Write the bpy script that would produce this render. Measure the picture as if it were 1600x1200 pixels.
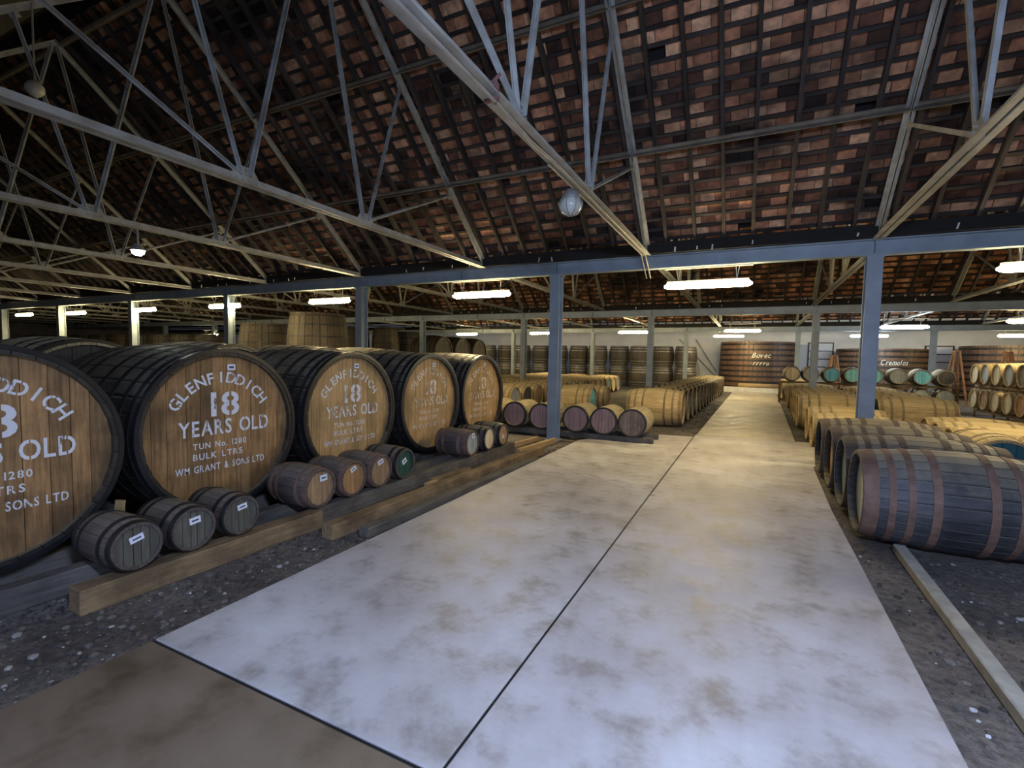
import bpy, bmesh, math, random
from mathutils import Vector, Matrix
import numpy as np
random.seed(7)
C = bpy.context.scene.collection
SC = bpy.context.scene
for o in list(bpy.data.objects): bpy.data.objects.remove(o)
PI = math.pi
# ------------------------------------------------------------------ camera, world, light
H = 1.6
cam = bpy.data.cameras.new('camera'); cam.sensor_width = 36.0; cam.sensor_fit = 'HORIZONTAL'
cam.lens = 752.0*36.0/1600.0; cam.clip_start = 0.05; cam.clip_end = 200
co = bpy.data.objects.new('camera', cam); C.objects.link(co)
# rows of R map world axes (right, forward, up) to picture axes (right, down, depth)
R3 = Matrix(((0.89583686, 0.44396646, 0.01923813), (0.0420831, -0.04165905, -0.99824523), (-0.44238596, 0.89507447, -0.0560032)))
mw = Matrix((R3[0], -R3[1], -R3[2])).transposed().to_4x4()
mw.translation = Vector((0, 0, H)); co.matrix_world = mw
SC.camera = co
SC.view_settings.view_transform = 'Standard'; SC.view_settings.look = 'None'
SC.view_settings.gamma = 1.0; SC.view_settings.use_curve_mapping = False
SC.view_settings.exposure = 0.0
W = bpy.data.worlds.new('world'); SC.world = W; W.use_nodes = True
W.node_tree.nodes['Background'].inputs[0].default_value = (0.55, 0.65, 0.9, 1)
W.node_tree.nodes['Background'].inputs[1].default_value = 0.25
LAMP_L = 130.0
def area(name, loc, rot, sx, sy, power, col):
    l = bpy.data.lights.new(name, 'AREA'); l.shape = 'RECTANGLE'; l.size = sx; l.size_y = sy
    l.energy = power; l.color = col
    o = bpy.data.objects.new(name, l); C.objects.link(o); o.location = loc; o.rotation_euler = rot
    return o
# daylight entering through the doorway in the wall behind the camera
area('doorway_daylight', (1.0, -5.6, 1.9), (math.radians(80), 0, math.radians(8)), 3.4, 3.0, 230, (0.50, 0.62, 1.0))

# ------------------------------------------------------------------ helpers
def link(name, me, mat=None, parent=None):
    o = bpy.data.objects.new(name, me); C.objects.link(o)
    if mat is not None and me is not None and len(me.materials) == 0: me.materials.append(mat)
    if parent is not None: o.parent = parent
    return o
def tag(o, label=None, cat=None, group=None, kind=None):
    if label: o['label'] = label
    if cat: o['category'] = cat
    if group: o['group'] = group
    if kind: o['kind'] = kind
    return o
def thing(name, loc=(0, 0, 0), rz=0, label=None, cat=None, group=None):
    o = bpy.data.objects.new(name, None); C.objects.link(o); o.location = loc; o.rotation_euler = (0, 0, rz)
    o.empty_display_size = 0.1
    return tag(o, label, cat, group)
def copy_tree(o, parent=None):
    c = o.copy(); C.objects.link(c)
    if parent is not None: c.parent = parent
    for ch in list(KIDS.get(o.name, [])): copy_tree(ch, c)
    return c
KIDS = {}
def kid(o, parent):
    KIDS.setdefault(parent.name, []).append(o); return o
class MB:
    def __init__(s): s.v = []; s.f = []; s.var = []
    def add(s, vs, fs, var=0.5):
        n = len(s.v); s.v += [tuple(v) for v in vs]; s.f += [tuple(i+n for i in f) for f in fs]; s.var += [var]*len(vs)
    def box(s, c, d, M=None, var=0.5):
        x, y, z = d[0]/2, d[1]/2, d[2]/2
        vs = [Vector((i*x, j*y, k*z)) for i in (-1, 1) for j in (-1, 1) for k in (-1, 1)]
        if M is not None: vs = [M @ v for v in vs]
        vs = [v+Vector(c) for v in vs]
        s.add(vs, [(0, 1, 3, 2), (4, 6, 7, 5), (0, 4, 5, 1), (2, 3, 7, 6), (0, 2, 6, 4), (1, 5, 7, 3)], var)
    def bar(s, a, b, w, t, up=(0, 0, 1), var=0.5):
        a = Vector(a); b = Vector(b); d = b-a; L = d.length; d.normalize(); up = Vector(up)
        if abs(d.dot(up)) > 0.99: up = Vector((0, 1, 0))
        sd = d.cross(up).normalized(); u2 = sd.cross(d)
        M = Matrix((d, sd, u2)).transposed()
        s.box((a+b)/2, (L, w, t), M, var)
    def cyl(s, a, b, r, n=10, var=0.5, r2=None):
        a = Vector(a); b = Vector(b); d = (b-a).normalized(); up = Vector((0, 0, 1)) if abs(d.z) < .9 else Vector((1, 0, 0))
        sd = d.cross(up).normalized(); u2 = sd.cross(d); r2 = r if r2 is None else r2
        vs = []
        for p, rr in ((a, r), (b, r2)):
            for i in range(n):
                t = 2*PI*i/n; vs.append(p+sd*(rr*math.cos(t))+u2*(rr*math.sin(t)))
        fs = [(i, (i+1) % n, n+(i+1) % n, n+i) for i in range(n)]+[tuple(range(n-1, -1, -1)), tuple(range(n, 2*n))]
        s.add(vs, fs, var)
    def lathe(s, prof, n, axis='Z', var=0.5, close=False):
        vs = []
        for r, z in prof:
            for i in range(n):
                t = 2*PI*i/n
                vs.append((r*math.cos(t), r*math.sin(t), z) if axis == 'Z' else (z, r*math.cos(t), r*math.sin(t)))
        m = len(prof); fs = []
        for k in range(m if close else m-1):
            k2 = (k+1) % m
            for i in range(n):
                fs.append((k*n+i, k*n+(i+1) % n, k2*n+(i+1) % n, k2*n+i))
        s.add(vs, fs, var)
    def mesh(s, name, smooth=False):
        me = bpy.data.meshes.new(name); me.from_pydata(s.v, [], s.f); me.update()
        a = me.attributes.new('var', 'FLOAT', 'POINT'); a.data.foreach_set('value', s.var)
        if smooth: me.polygons.foreach_set('use_smooth', [True]*len(me.polygons))
        return me
    def build(s, name, mat, parent=None, smooth=False):
        bm = bmesh.new(); me = s.mesh(name, smooth); bm.from_mesh(me); bmesh.ops.recalc_face_normals(bm, faces=bm.faces); bm.to_mesh(me); bm.free()
        o = link(name, me, mat, parent)
        if parent is not None: kid(o, parent)
        return o

# ------------------------------------------------------------------ materials
def nt(name):
    m = bpy.data.materials.new(name); m.use_nodes = True; t = m.node_tree
    return m, t, t.nodes['Principled BSDF']
def N(t, typ, **kw):
    n = t.nodes.new(typ)
    for k, v in kw.items():
        if k in n.inputs.keys() if isinstance(k, str) else False: n.inputs[k].default_value = v
        else: setattr(n, k, v)
    return n
def ramp(t, fac, stops):
    r = t.nodes.new('ShaderNodeValToRGB'); e = r.color_ramp.elements
    while len(e) < len(stops): e.new(0.5)
    for el, (p, c) in zip(e, stops):
        el.position = p; el.color = tuple(c)+(1,) if len(c) == 3 else c
    t.links.new(fac, r.inputs[0]); return r.outputs[0]
def mix(t, f, a, b, bt='MIX'):
    n = t.nodes.new('ShaderNodeMix'); n.data_type = 'RGBA'; n.blend_type = bt
    for sock, v in ((n.inputs[0], f), (n.inputs[6], a), (n.inputs[7], b)):
        if hasattr(v, 'is_linked'): t.links.new(v, sock)
        else: sock.default_value = v if isinstance(v, float) else (tuple(v)+(1,))
    return n.outputs[2]
def noise(t, scale, detail=4, vec=None, mp=None, rough=0.55):
    n = t.nodes.new('ShaderNodeTexNoise'); n.inputs['Scale'].default_value = scale; n.inputs['Detail'].default_value = detail
    n.inputs['Roughness'].default_value = rough
    if vec is not None:
        if mp is not None:
            m = t.nodes.new('ShaderNodeMapping'); m.inputs['Scale'].default_value = mp
            t.links.new(vec, m.inputs[0]); vec = m.outputs[0]
        t.links.new(vec, n.inputs['Vector'])
    return n.outputs[0]
def bump(t, h, b, strength=0.3, dist=0.01):
    n = t.nodes.new('ShaderNodeBump'); n.inputs['Strength'].default_value = strength; n.inputs['Distance'].default_value = dist
    t.links.new(h, n.inputs['Height']); t.links.new(n.outputs[0], b.inputs['Normal'])
def math_(t, op, a, b):
    n = t.nodes.new('ShaderNodeMath'); n.operation = op
    for s_, v in ((n.inputs[0], a), (n.inputs[1], b)):
        if hasattr(v, 'is_linked'): t.links.new(v, s_)
        else: s_.default_value = v
    return n.outputs[0]
def wood(name, light, dark, grain='X', rough=0.75, stain=0.5, var=0.5, patch=1.2, dust=0.0, dcol=(0.34, 0.29, 0.20)):
    m, t, b = nt(name)
    tc = t.nodes.new('ShaderNodeTexCoord').outputs['Object']
    ge = t.nodes.new('ShaderNodeObjectInfo').outputs['Random']
    at = t.nodes.new('ShaderNodeAttribute'); at.attribute_name = 'var'
    sc = {'X': (1, 14, 14), 'Z': (14, 14, 1), 'Y': (14, 1, 14)}[grain]
    # shift texture per board
    cmb = t.nodes.new('ShaderNodeVectorMath'); cmb.operation = 'ADD'
    sh = t.nodes.new('ShaderNodeCombineXYZ')
    r1 = math_(t, 'MULTIPLY', math_(t, 'ADD', at.outputs['Fac'], ge), 7.3)
    for i in range(3): t.links.new(r1, sh.inputs[i])
    t.links.new(tc, cmb.inputs[0]); t.links.new(sh.outputs[0], cmb.inputs[1]); vec = cmb.outputs[0]
    g = noise(t, 3.0, 6, vec, sc, 0.65)
    base = ramp(t, g, [(0.3, dark), (0.62, light)])
    rv = math_(t, 'FRACT', math_(t, 'ADD', math_(t, 'MULTIPLY', at.outputs['Fac'], 3.7), ge), 0)
    lo = 1-var
    tint = ramp(t, rv, [(0.0, (lo, lo, lo*.95)), (0.55, (0.95, 0.93, 0.9)), (1.0, (1.08, 1.04, 1.0))])
    base = mix(t, 1.0, base, tint, 'MULTIPLY')
    p = noise(t, patch, 5, tc, None, 0.6)
    pr = ramp(t, p, [(0.42, (1, 1, 1)), (0.62, (1-stain,)*3)])
    base = mix(t, 1.0, base, pr, 'MULTIPLY')
    if dust > 0:   # settled dust on the upper side of the wood
        gn = t.nodes.new('ShaderNodeNewGeometry'); sx = t.nodes.new('ShaderNodeSeparateXYZ'); t.links.new(gn.outputs['Normal'], sx.inputs[0])
        dn = noise(t, 4.0, 6, gn.outputs['Position'], None, 0.7)
        f = math_(t, 'ADD', sx.outputs['Z'], math_(t, 'MULTIPLY', math_(t, 'SUBTRACT', dn, 0.5), 1.1))
        fr = ramp(t, f, [(0.35, (0, 0, 0)), (0.95, (dust,)*3)])
        base = mix(t, fr, base, dcol)
    t.links.new(base, b.inputs['Base Color']); b.inputs['Roughness'].default_value = rough
    bump(t, g, b, 0.35, 0.004)
    return m
def flat(name, col, rough=0.6, metal=0.0, nz=0.25, scale=6, col2=None):
    m, t, b = nt(name)
    tc = t.nodes.new('ShaderNodeTexCoord').outputs['Object']
    n = noise(t, scale, 6, tc)
    c2 = col2 or tuple(c*(1-nz) for c in col)
    t.links.new(ramp(t, n, [(0.35, c2), (0.65, col)]), b.inputs['Base Color'])
    b.inputs['Roughness'].default_value = rough; b.inputs['Metallic'].default_value = metal
    bump(t, n, b, 0.15, 0.003)
    return m
def emit(name, col, s):
    m, t, b = nt(name); b.inputs['Base Color'].default_value = (0.9, 0.9, 0.9, 1)
    b.inputs['Emission Color'].default_value = tuple(col)+(1,); b.inputs['Emission Strength'].default_value = s
    return m
def paint(name, col, keep):
    m, t, b = nt(name); tc = t.nodes.new('ShaderNodeTexCoord').outputs['Object']
    b.inputs['Base Color'].default_value = tuple(col)+(1,); b.inputs['Roughness'].default_value = 0.8
    n = noise(t, 9, 7, tc, (1, 2.2, 1), 0.7); n2 = noise(t, 2.3, 3, tc)
    s_ = math_(t, 'ADD', n, math_(t, 'MULTIPLY', n2, 0.7))
    r = ramp(t, s_, [(keep-0.06, (0, 0, 0)), (keep+0.06, (1, 1, 1))])
    inv = math_(t, 'SUBTRACT', 1.0, r)
    t.links.new(inv, b.inputs['Alpha']); return m
M = {}
M['steel'] = flat('steel_grey_blue_paint', (0.29, 0.345, 0.385), 0.45, 0, 0.22, 3)
M['truss'] = flat('truss_grey_paint', (0.36, 0.375, 0.36), 0.5, 0, 0.35, 5, (0.24, 0.23, 0.20))
M['purlin'] = flat('purlin_dusty_grey', (0.20, 0.17, 0.13), 0.7, 0, 0.4, 5)
M['rafter'] = wood('rafter_old_wood', (0.075, 0.062, 0.056), (0.03, 0.025, 0.024), 'X', 0.9)
M['tun_head'] = wood('tun_head_oak', (0.46, 0.27, 0.11), (0.20, 0.105, 0.04), 'Z', 0.6, 0.55, 0.48, 2.2)
M['tun_head_pale'] = wood('tun_head_pale_oak', (0.62, 0.41, 0.18), (0.38, 0.22, 0.08), 'Z', 0.6, 0.35, 0.3, 2.5)
M['tun_stave'] = wood('tun_stave_blackened', (0.060, 0.052, 0.042), (0.022, 0.019, 0.017), 'X', 0.5, 0.5, 0.4, dust=.55)
M['tun_pale'] = wood('tun_stave_pale', (0.50, 0.44, 0.28), (0.26, 0.22, 0.14), 'X', 0.7, 0.3, 0.4, dust=.6, dcol=(.6, .54, .38))
M['rim'] = flat('tun_rim_black', (0.018, 0.018, 0.02), 0.35, 0, 0.3, 8)
M['hoop_dark'] = flat('hoop_dark_iron', (0.045, 0.042, 0.042), 0.5, 0.5, 0.4, 8)
M['hoop_rust'] = flat('hoop_rusty', (0.22, 0.13, 0.09), 0.75, 0.15, 0.4, 10, (0.13, 0.075, 0.055))
M['hoop_dusty'] = flat('hoop_dusty', (0.12, 0.09, 0.075), 0.75, 0.1, 0.4, 10)
M['hoop_grey'] = flat('hoop_galvanised', (0.36, 0.36, 0.34), 0.45, 0.6, 0.4, 10)
M['cask_dark'] = wood('small_cask_stave', (0.12, 0.095, 0.085), (0.055, 0.042, 0.038), 'X', 0.7, 0.4, 0.3, dust=.4)
M['butt_black'] = wood('butt_black_stave', (0.090, 0.090, 0.098), (0.035, 0.036, 0.045), 'X', 0.6, 0.6, 0.14, 3.5, dust=.65)
M['tan'] = wood('tan_dusty_stave', (0.58, 0.44, 0.22), (0.34, 0.23, 0.10), 'X', 0.85, 0.35, 0.25, dust=.7, dcol=(.62, .50, .28))
M['brown_tan'] = wood('brown_stave', (0.30, 0.22, 0.11), (0.14, 0.10, 0.05), 'X', 0.85, 0.45, 0.3, dust=.6, dcol=(.46, .38, .22))
M['hog'] = wood('hogshead_stave', (0.48, 0.41, 0.25), (0.26, 0.21, 0.12), 'X', 0.85, 0.3, 0.25)
def headm(k, l, d, s=0.25): M[k] = wood('head_'+k, l, d, 'Z', 0.7, s, 0.22, 3)
headm('h_pink', (0.44, 0.29, 0.27), (0.28, 0.18, 0.17))
headm('h_brown', (0.32, 0.24, 0.18), (0.15, 0.11, 0.085), 0.5)
headm('h_olive', (0.13, 0.125, 0.10), (0.075, 0.07, 0.055))
headm('h_tan', (0.44, 0.29, 0.16), (0.27, 0.16, 0.08))
headm('h_orange', (0.50, 0.28, 0.12), (0.32, 0.16, 0.06))
headm('h_green', (0.015, 0.085, 0.06), (0.008, 0.05, 0.035), 0.1)
headm('h_teal', (0.02, 0.13, 0.17), (0.012, 0.085, 0.11), 0.1)
headm('h_aqua', (0.36, 0.84, 0.86), (0.20, 0.66, 0.72), 0.15)
headm('h_blue', (0.24, 0.70, 0.90), (0.12, 0.50, 0.74), 0.15)
headm('h_grey', (0.50, 0.54, 0.54), (0.3, 0.34, 0.35), 0.25)
headm('h_bluegrey', (0.20, 0.30, 0.32), (0.11, 0.17, 0.19), 0.3)
headm('h_cream', (0.74, 0.66, 0.44), (0.56, 0.48, 0.30), 0.15)
headm('h_dark', (0.09, 0.085, 0.08), (0.045, 0.04, 0.04), 0.3)
M['vat'] = wood('vat_brown_stave', (0.125, 0.095, 0.052), (0.058, 0.044, 0.027), 'Z', 0.6, 0.4, 0.35)
M['vat_dark'] = wood('vat_dark_stave', (0.12, 0.10, 0.07), (0.05, 0.043, 0.033), 'Z', 0.5, 0.4, 0.35)
M['vat_red'] = wood('wall_vat_stave', (0.20, 0.115, 0.07), (0.12, 0.07, 0.045), 'Z', 0.5, 0.3, 0.25)
M['timber'] = wood('rail_timber', (0.30, 0.21, 0.11), (0.15, 0.10, 0.055), 'Y', 0.85, 0.5, 0.3, 3)
M['timber_grey'] = wood('rail_timber_grey', (0.20, 0.18, 0.16), (0.10, 0.09, 0.08), 'Y', 0.85, 0.4, 0.3, 3)
M['plank'] = wood('pale_plank', (0.5, 0.36, 0.18), (0.34, 0.23, 0.11), 'X', 0.8, 0.3, 0.2)
M['white'] = flat('white_label', (0.75, 0.78, 0.85), 0.6, 0, 0.05)
M['ink'] = flat('label_ink', (0.03, 0.05, 0.12), 0.7, 0, 0.1)
M['paint_good'] = paint('stencil_paint', (0.72, 0.74, 0.78), 0.98)
M['paint_worn'] = paint('stencil_paint_worn', (0.74, 0.74, 0.74), 0.91)
M['paint_faded'] = paint('stencil_paint_faded', (0.76, 0.72, 0.64), 0.87)
M['cream_paint'] = flat('cream_lettering', (0.72, 0.74, 0.62), 0.7, 0, 0.1)
M['lamp'] = emit('lamp_diffuser', (1.0, 0.79, 0.41), LAMP_L*1.05)
M['lamp_day'] = emit('lamp_diffuser_daylight', (0.52, 0.66, 1.0), LAMP_L*3.8)
M['lamp_cool'] = emit('lamp_diffuser_cool', (0.80, 0.90, 1.0), LAMP_L)
M['bulb'] = emit('lamp_bulb', (0.95, 1.0, 0.85), 60)
M['lamp_body'] = flat('lamp_body_white', (0.7, 0.68, 0.6), 0.5, 0, 0.1)
M['conduit'] = flat('conduit_grey', (0.30, 0.29, 0.27), 0.5, 0.3, 0.3)
M['wall'] = flat('whitewash', (0.80, 0.81, 0.78), 0.9, 0, 0.14, 1.2)
M['wall_dark'] = flat('old_stone_render', (0.30, 0.28, 0.25), 0.9, 0, 0.3, 1.5)
M['arch'] = flat('arch_infill', (0.56, 0.54, 0.46), 0.9, 0, 0.1, 2)
M['orange_wood'] = wood('orange_ladder_wood', (0.55, 0.28, 0.12), (0.4, 0.18, 0.07), 'Z', 0.7)
M['clamp'] = flat('red_clamp', (0.17, 0.08, 0.07), 0.6)
M['glass'] = flat('lamp_globe_glass', (0.45, 0.46, 0.40), 0.25, 0, 0.1)
M['kerb_far'] = flat('kerb_pale_concrete', (0.70, 0.68, 0.60), 0.9, 0, 0.2, 6)
M['kerb'] = flat('kerb_concrete', (0.42, 0.40, 0.34), 0.9, 0, 0.3, 9)
# tiles
def tile_mat():
    m, t, b = nt('clay_roof_tile')
    at = t.nodes.new('ShaderNodeAttribute'); at.attribute_name = 'var'
    ge = t.nodes.new('ShaderNodeObjectInfo').outputs['Random']
    tc = t.nodes.new('ShaderNodeNewGeometry').outputs['Position']
    rv = math_(t, 'FRACT', math_(t, 'ADD', at.outputs['Fac'], ge), 0)
    c = ramp(t, rv, [(0.0, (0.04, 0.022, 0.016)), (0.22, (0.20, 0.09, 0.05)), (0.6, (0.56, 0.26, 0.14)), (0.95, (0.78, 0.47, 0.27))])
    n = noise(t, 0.45, 4, tc, (1, 1.6, 1.6), 0.6)
    c = mix(t, 1.0, c, ramp(t, n, [(0.38, (0.06, 0.055, 0.06)), (0.55, (1.15, 1.1, 1.05))]), 'MULTIPLY')
    n2 = noise(t, 9, 5, tc)
    c = mix(t, 1.0, c, ramp(t, n2, [(0.35, (0.55, 0.55, 0.55)), (0.6, (1, 1, 1))]), 'MULTIPLY')
    t.links.new(c, b.inputs['Base Color']); b.inputs['Roughness'].default_value = 0.9
    bump(t, n2, b, 0.4, 0.01); return m
M['tile'] = tile_mat()
M['roof_back'] = flat('roof_backing', (0.02, 0.018, 0.016), 0.95, 0, 0.3)
def concrete():
    m, t, b = nt('path_concrete')
    tc = t.nodes.new('ShaderNodeNewGeometry').outputs['Position']
    n1 = noise(t, 0.9, 8, tc, (1, 1, 1), 0.65); n2 = noise(t, 3.5, 8, tc, None, 0.65); n3 = noise(t, 60, 3, tc)
    c = ramp(t, n1, [(0.3, (0.32, 0.29, 0.27)), (0.48, (0.45, 0.43, 0.415)), (0.7, (0.60, 0.59, 0.585))])
    c = mix(t, 1.0, c, ramp(t, n2, [(0.33, (0.62, 0.59, 0.54)), (0.5, (1, 1, 1)), (0.75, (1.1, 1.1, 1.12))]), 'MULTIPLY')
    v = t.nodes.new('ShaderNodeTexVoronoi'); v.inputs['Scale'].default_value = 1.6; t.links.new(tc, v.inputs['Vector'])
    ds = t.nodes.new('ShaderNodeMath'); ds.operation = 'ADD'; t.links.new(v.outputs['Distance'], ds.inputs[0]); t.links.new(math_(t, 'MULTIPLY', n2, 0.25), ds.inputs[1])
    c = mix(t, 1.0, c, ramp(t, ds.outputs[0], [(0.15, (0.55, 0.50, 0.45)), (0.24, (1, 1, 1))]), 'MULTIPLY')
    oi = t.nodes.new('ShaderNodeObjectInfo')
    c = mix(t, 1.0, c, oi.outputs['Color'], 'MULTIPLY')
    t.links.new(c, b.inputs['Base Color'])
    t.links.new(ramp(t, n2, [(0.3, (0.42,)*3), (0.7, (0.68,)*3)]), b.inputs['Roughness'])
    h = math_(t, 'ADD', n2, math_(t, 'MULTIPLY', n3, 0.25)); bump(t, h, b, 0.25, 0.01)
    return m
M['concrete'] = concrete()
def ground():
    m, t, b = nt('dirt_and_gravel')
    tc = t.nodes.new('ShaderNodeNewGeometry').outputs['Position']
    n1 = noise(t, 1.2, 6, tc); n2 = noise(t, 22, 5, tc, None, 0.7)
    c = ramp(t, n1, [(0.35, (0.085, 0.071, 0.062)), (0.65, (0.20, 0.172, 0.15))])
    c = mix(t, 1.0, c, ramp(t, n2, [(0.35, (0.45, 0.45, 0.45)), (0.55, (1, 1, 1)), (0.75, (1.5, 1.45, 1.4))]), 'MULTIPLY')
    t.links.new(c, b.inputs['Base Color']); b.inputs['Roughness'].default_value = 0.9
    bump(t, n2, b, 0.8, 0.03); return m
M['ground'] = ground()
def stone_mat():
    m, t, b = nt('gravel_stone')
    at = t.nodes.new('ShaderNodeAttribute'); at.attribute_name = 'var'
    t.links.new(ramp(t, at.outputs['Fac'], [(0.0, (0.035, 0.03, 0.026)), (0.6, (0.085, 0.072, 0.062)), (0.95, (0.15, 0.13, 0.115)), (1.0, (0.45, 0.43, 0.41))]), b.inputs['Base Color'])
    b.inputs['Roughness'].default_value = 0.85; return m
M['stone'] = stone_mat()

# ------------------------------------------------------------------ the setting: floor, walls, roofs
XL, XR = -50.0, 13.0
YB = 33.0
floor = MB(); floor.box(((XL+XR)/2, 14, -0.11), (XR-XL, 41, 0.1)); floor = tag(floor.build('floor', M['ground']), kind='structure')
def slab(pts, col, z0=-0.06):
    mb = MB(); n = len(pts)
    vs = [(x, y, z0) for x, y in pts]+[(x, y, 0.0) for x, y in pts]
    mb.add(vs, [tuple(range(n-1, -1, -1)), tuple(range(n, 2*n))]+[(i, (i+1) % n, n+(i+1) % n, n+i) for i in range(n)])
    o = mb.build('concrete_slab', M['concrete'], floor); o.color = tuple(col)+(1,)
    bv = o.modifiers.new('b', 'BEVEL'); bv.width = 0.004; bv.segments = 1
    return o
slab([(-2.895, 1.455), (-1.012, 1.465), (-1.02, 6.4), (-1.02, 10.7), (-2.2, 10.55), (-2.96, 9.0), (-2.95, 7.8), (-2.90, 4.5)], (1.0, 1.0, 1.03))
slab([(-2.93, -5.0), (-1.012, -5.0), (-1.012, 1.445), (-2.895, 1.435), (-2.92, 0.6)], (0.37, 0.29, 0.205))
slab([(-0.992, -5.0), (0.82, -5.0), (0.85, 3.0), (0.86, 6.2), (0.93, 8.6), (1.2, 9.5), (1.2, 11.26), (-1.0, 11.0), (-1.0, 6.4)], (0.98, 0.97, 1.0))
ys = [11.28, 14.6, 18.0, 21.4, 24.8, 29.6]
for i in range(5):
    a, b_ = ys[i], ys[i+1]
    f = lambda y: -0.99+0.012*(y-11); g = lambda y: 0.87+0.022*(y-11)
    y0 = a+0.008; slab([(f(y0), y0-(0.25 if i == 0 else 0)), (f(b_), b_), (g(b_), b_), (g(y0), y0)][::-1], (1.0, 0.95, 0.80))
jb = MB()
for a, b in (((-1.002, -5), (-1.002, 11)), ((-2.9, 1.447), (-1.0, 1.452))): jb.bar((a[0], a[1], -.025), (b[0], b[1], -.025), .03, .03)
jb.build('joint_filler', M['rim'], floor)
def stones(name, regs, parent, seed):
    rnd = random.Random(seed); mb = MB()
    ico = bmesh.new(); bmesh.ops.create_icosphere(ico, subdivisions=1, radius=1.0)
    iv = [v.co.copy() for v in ico.verts]; fi = [tuple(v.index for v in f.verts) for f in ico.faces]; ico.free()
    for (x0, x1, y0, y1, n, s0, s1) in regs:
        for _ in range(n):
            x = rnd.uniform(x0, x1); y = rnd.uniform(y0, y1); s = s0+(s1-s0)*rnd.random()**3
            R = Matrix.Rotation(rnd.uniform(0, 6.28), 3, 'Z'); sx, sy, sz = s*rnd.uniform(.7, 1.3), s*rnd.uniform(.7, 1.2), s*rnd.uniform(.4, .75)
            mb.add([R @ Vector((v.x*sx*rnd.uniform(.85, 1.1), v.y*sy, v.z*sz))+Vector((x, y, -0.055)) for v in iv], fi, rnd.random())
    return tag(mb.build(name, M['stone'], parent), kind='stuff')
stones('gravel', [(-4.4, -2.96, -0.6, 3.4, 3400, 0.006, 0.026), (-3.2, -2.97, 3.4, 8.5, 500, 0.006, 0.025), (0.9, 2.6, 1.5, 5.2, 1100, 0.005, 0.028),
                  (-1.6, -1.03, 11.4, 20, 500, 0.008, 0.03), (-6, -1.6, 10.8, 12.2, 300, 0.01, 0.03), (2.6, 6, 4, 9, 300, 0.01, 0.03)], floor, 3)
pm = flat('pale_pebble', (0.62, 0.62, 0.62), 0.8)
pe = stones('pale_pebbles', [(0.9, 2.4, 2.0, 5.0, 55, 0.006, 0.024), (-4.2, -3.0, 0.6, 3.0, 25, 0.005, 0.014), (-2.9, .8, .5, 6, 14, .002, .006)], floor, 11)
pe.data.materials.clear(); pe.data.materials.append(pm)
# walls
def wall(name, c, d, mat): mb = MB(); mb.box(c, d); return tag(mb.build(name, mat), kind='structure')
wall('wall_back', ((XL+XR)/2, YB+0.2, 3.4), (XR-XL, 0.4, 7.0), M['wall'])
wall('wall_left', (XL-0.2, 14, 3.6), (0.4, 41, 7.4), M['wall_dark'])
wall('wall_right', (XR+0.2, 14, 3.6), (0.4, 41, 7.4), M['wall_dark'])
wf = MB(); wf.box(((XL-0.9)/2, -6.2, 3.6), (-0.9-XL, 0.4, 7.4)); wf.box(((3.2+XR)/2, -6.2, 3.6), (XR-3.2, 0.4, 7.4)); wf.box((1.15, -6.2, 5.6), (4.1, 0.4, 3.4))
tag(wf.build('wall_front', M['wall_dark']), kind='structure')
# arched blind opening and pipes on the back wall
arch = MB(); n = 18; cx, zc, r = -4.1, 0.9, 1.25
vs = [(cx-r, YB-0.06, -0.05)]+[(cx-r*math.cos(PI*i/n), YB-0.06, zc+r*math.sin(PI*i/n)*0.95) for i in range(n+1)]+[(cx+r, YB-0.06, -0.05)]
k = len(vs); arch.add(vs+[(x, YB+0.02, z) for x, y, z in vs], [tuple(range(k)), tuple(range(2*k-1, k-1, -1))]+[(i, i+k, (i+1) % k+k, (i+1) % k) for i in range(k)])
tag(arch.build('door_1', M['arch']), kind='structure')
for a, b_ in (((-4.2, YB-0.1, 2.95), (-2.0, YB-0.1, 0.7)), ((-3.2, YB-0.1, 2.95), (-1.9, YB-0.1, 0.9))):
    mb = MB(); mb.bar(a, b_, 0.07, 0.07)
    o = mb.build('wall_brace', M['conduit'])
    tag(o, 'grey diagonal brace bar on the white end wall, '+('the lower longer one of the two' if a[0] < -4 else 'the steeper shorter one of the two'), 'brace', 'diagonal bars on the white end wall')
# louvred windows in the back wall
for i, (x0, x1, z0, z1) in enumerate(((3.0, 4.2, 0.9, 2.75), (8.35, 9.5, 0.9, 2.6))):
    w = MB()
    for xx in (x0, x1): w.box((xx, YB-0.05, (z0+z1)/2), (0.06, 0.08, z1-z0+0.06))
    for j in range(5): w.box(((x0+x1)/2, YB-0.05, z0+(z1-z0)*j/4), (x1-x0, 0.08, 0.05))
    w = tag(w.build('window_%d' % (i+1), M['hoop_dark']), kind='structure')
    for j in range(4):
        p = MB(); p.box(((x0+x1)/2, YB-0.035, z0+(z1-z0)*(j+.5)/4), (x1-x0-0.06, 0.02, (z1-z0)/4-0.05)); p.build('pane', M['white'], w)

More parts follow.
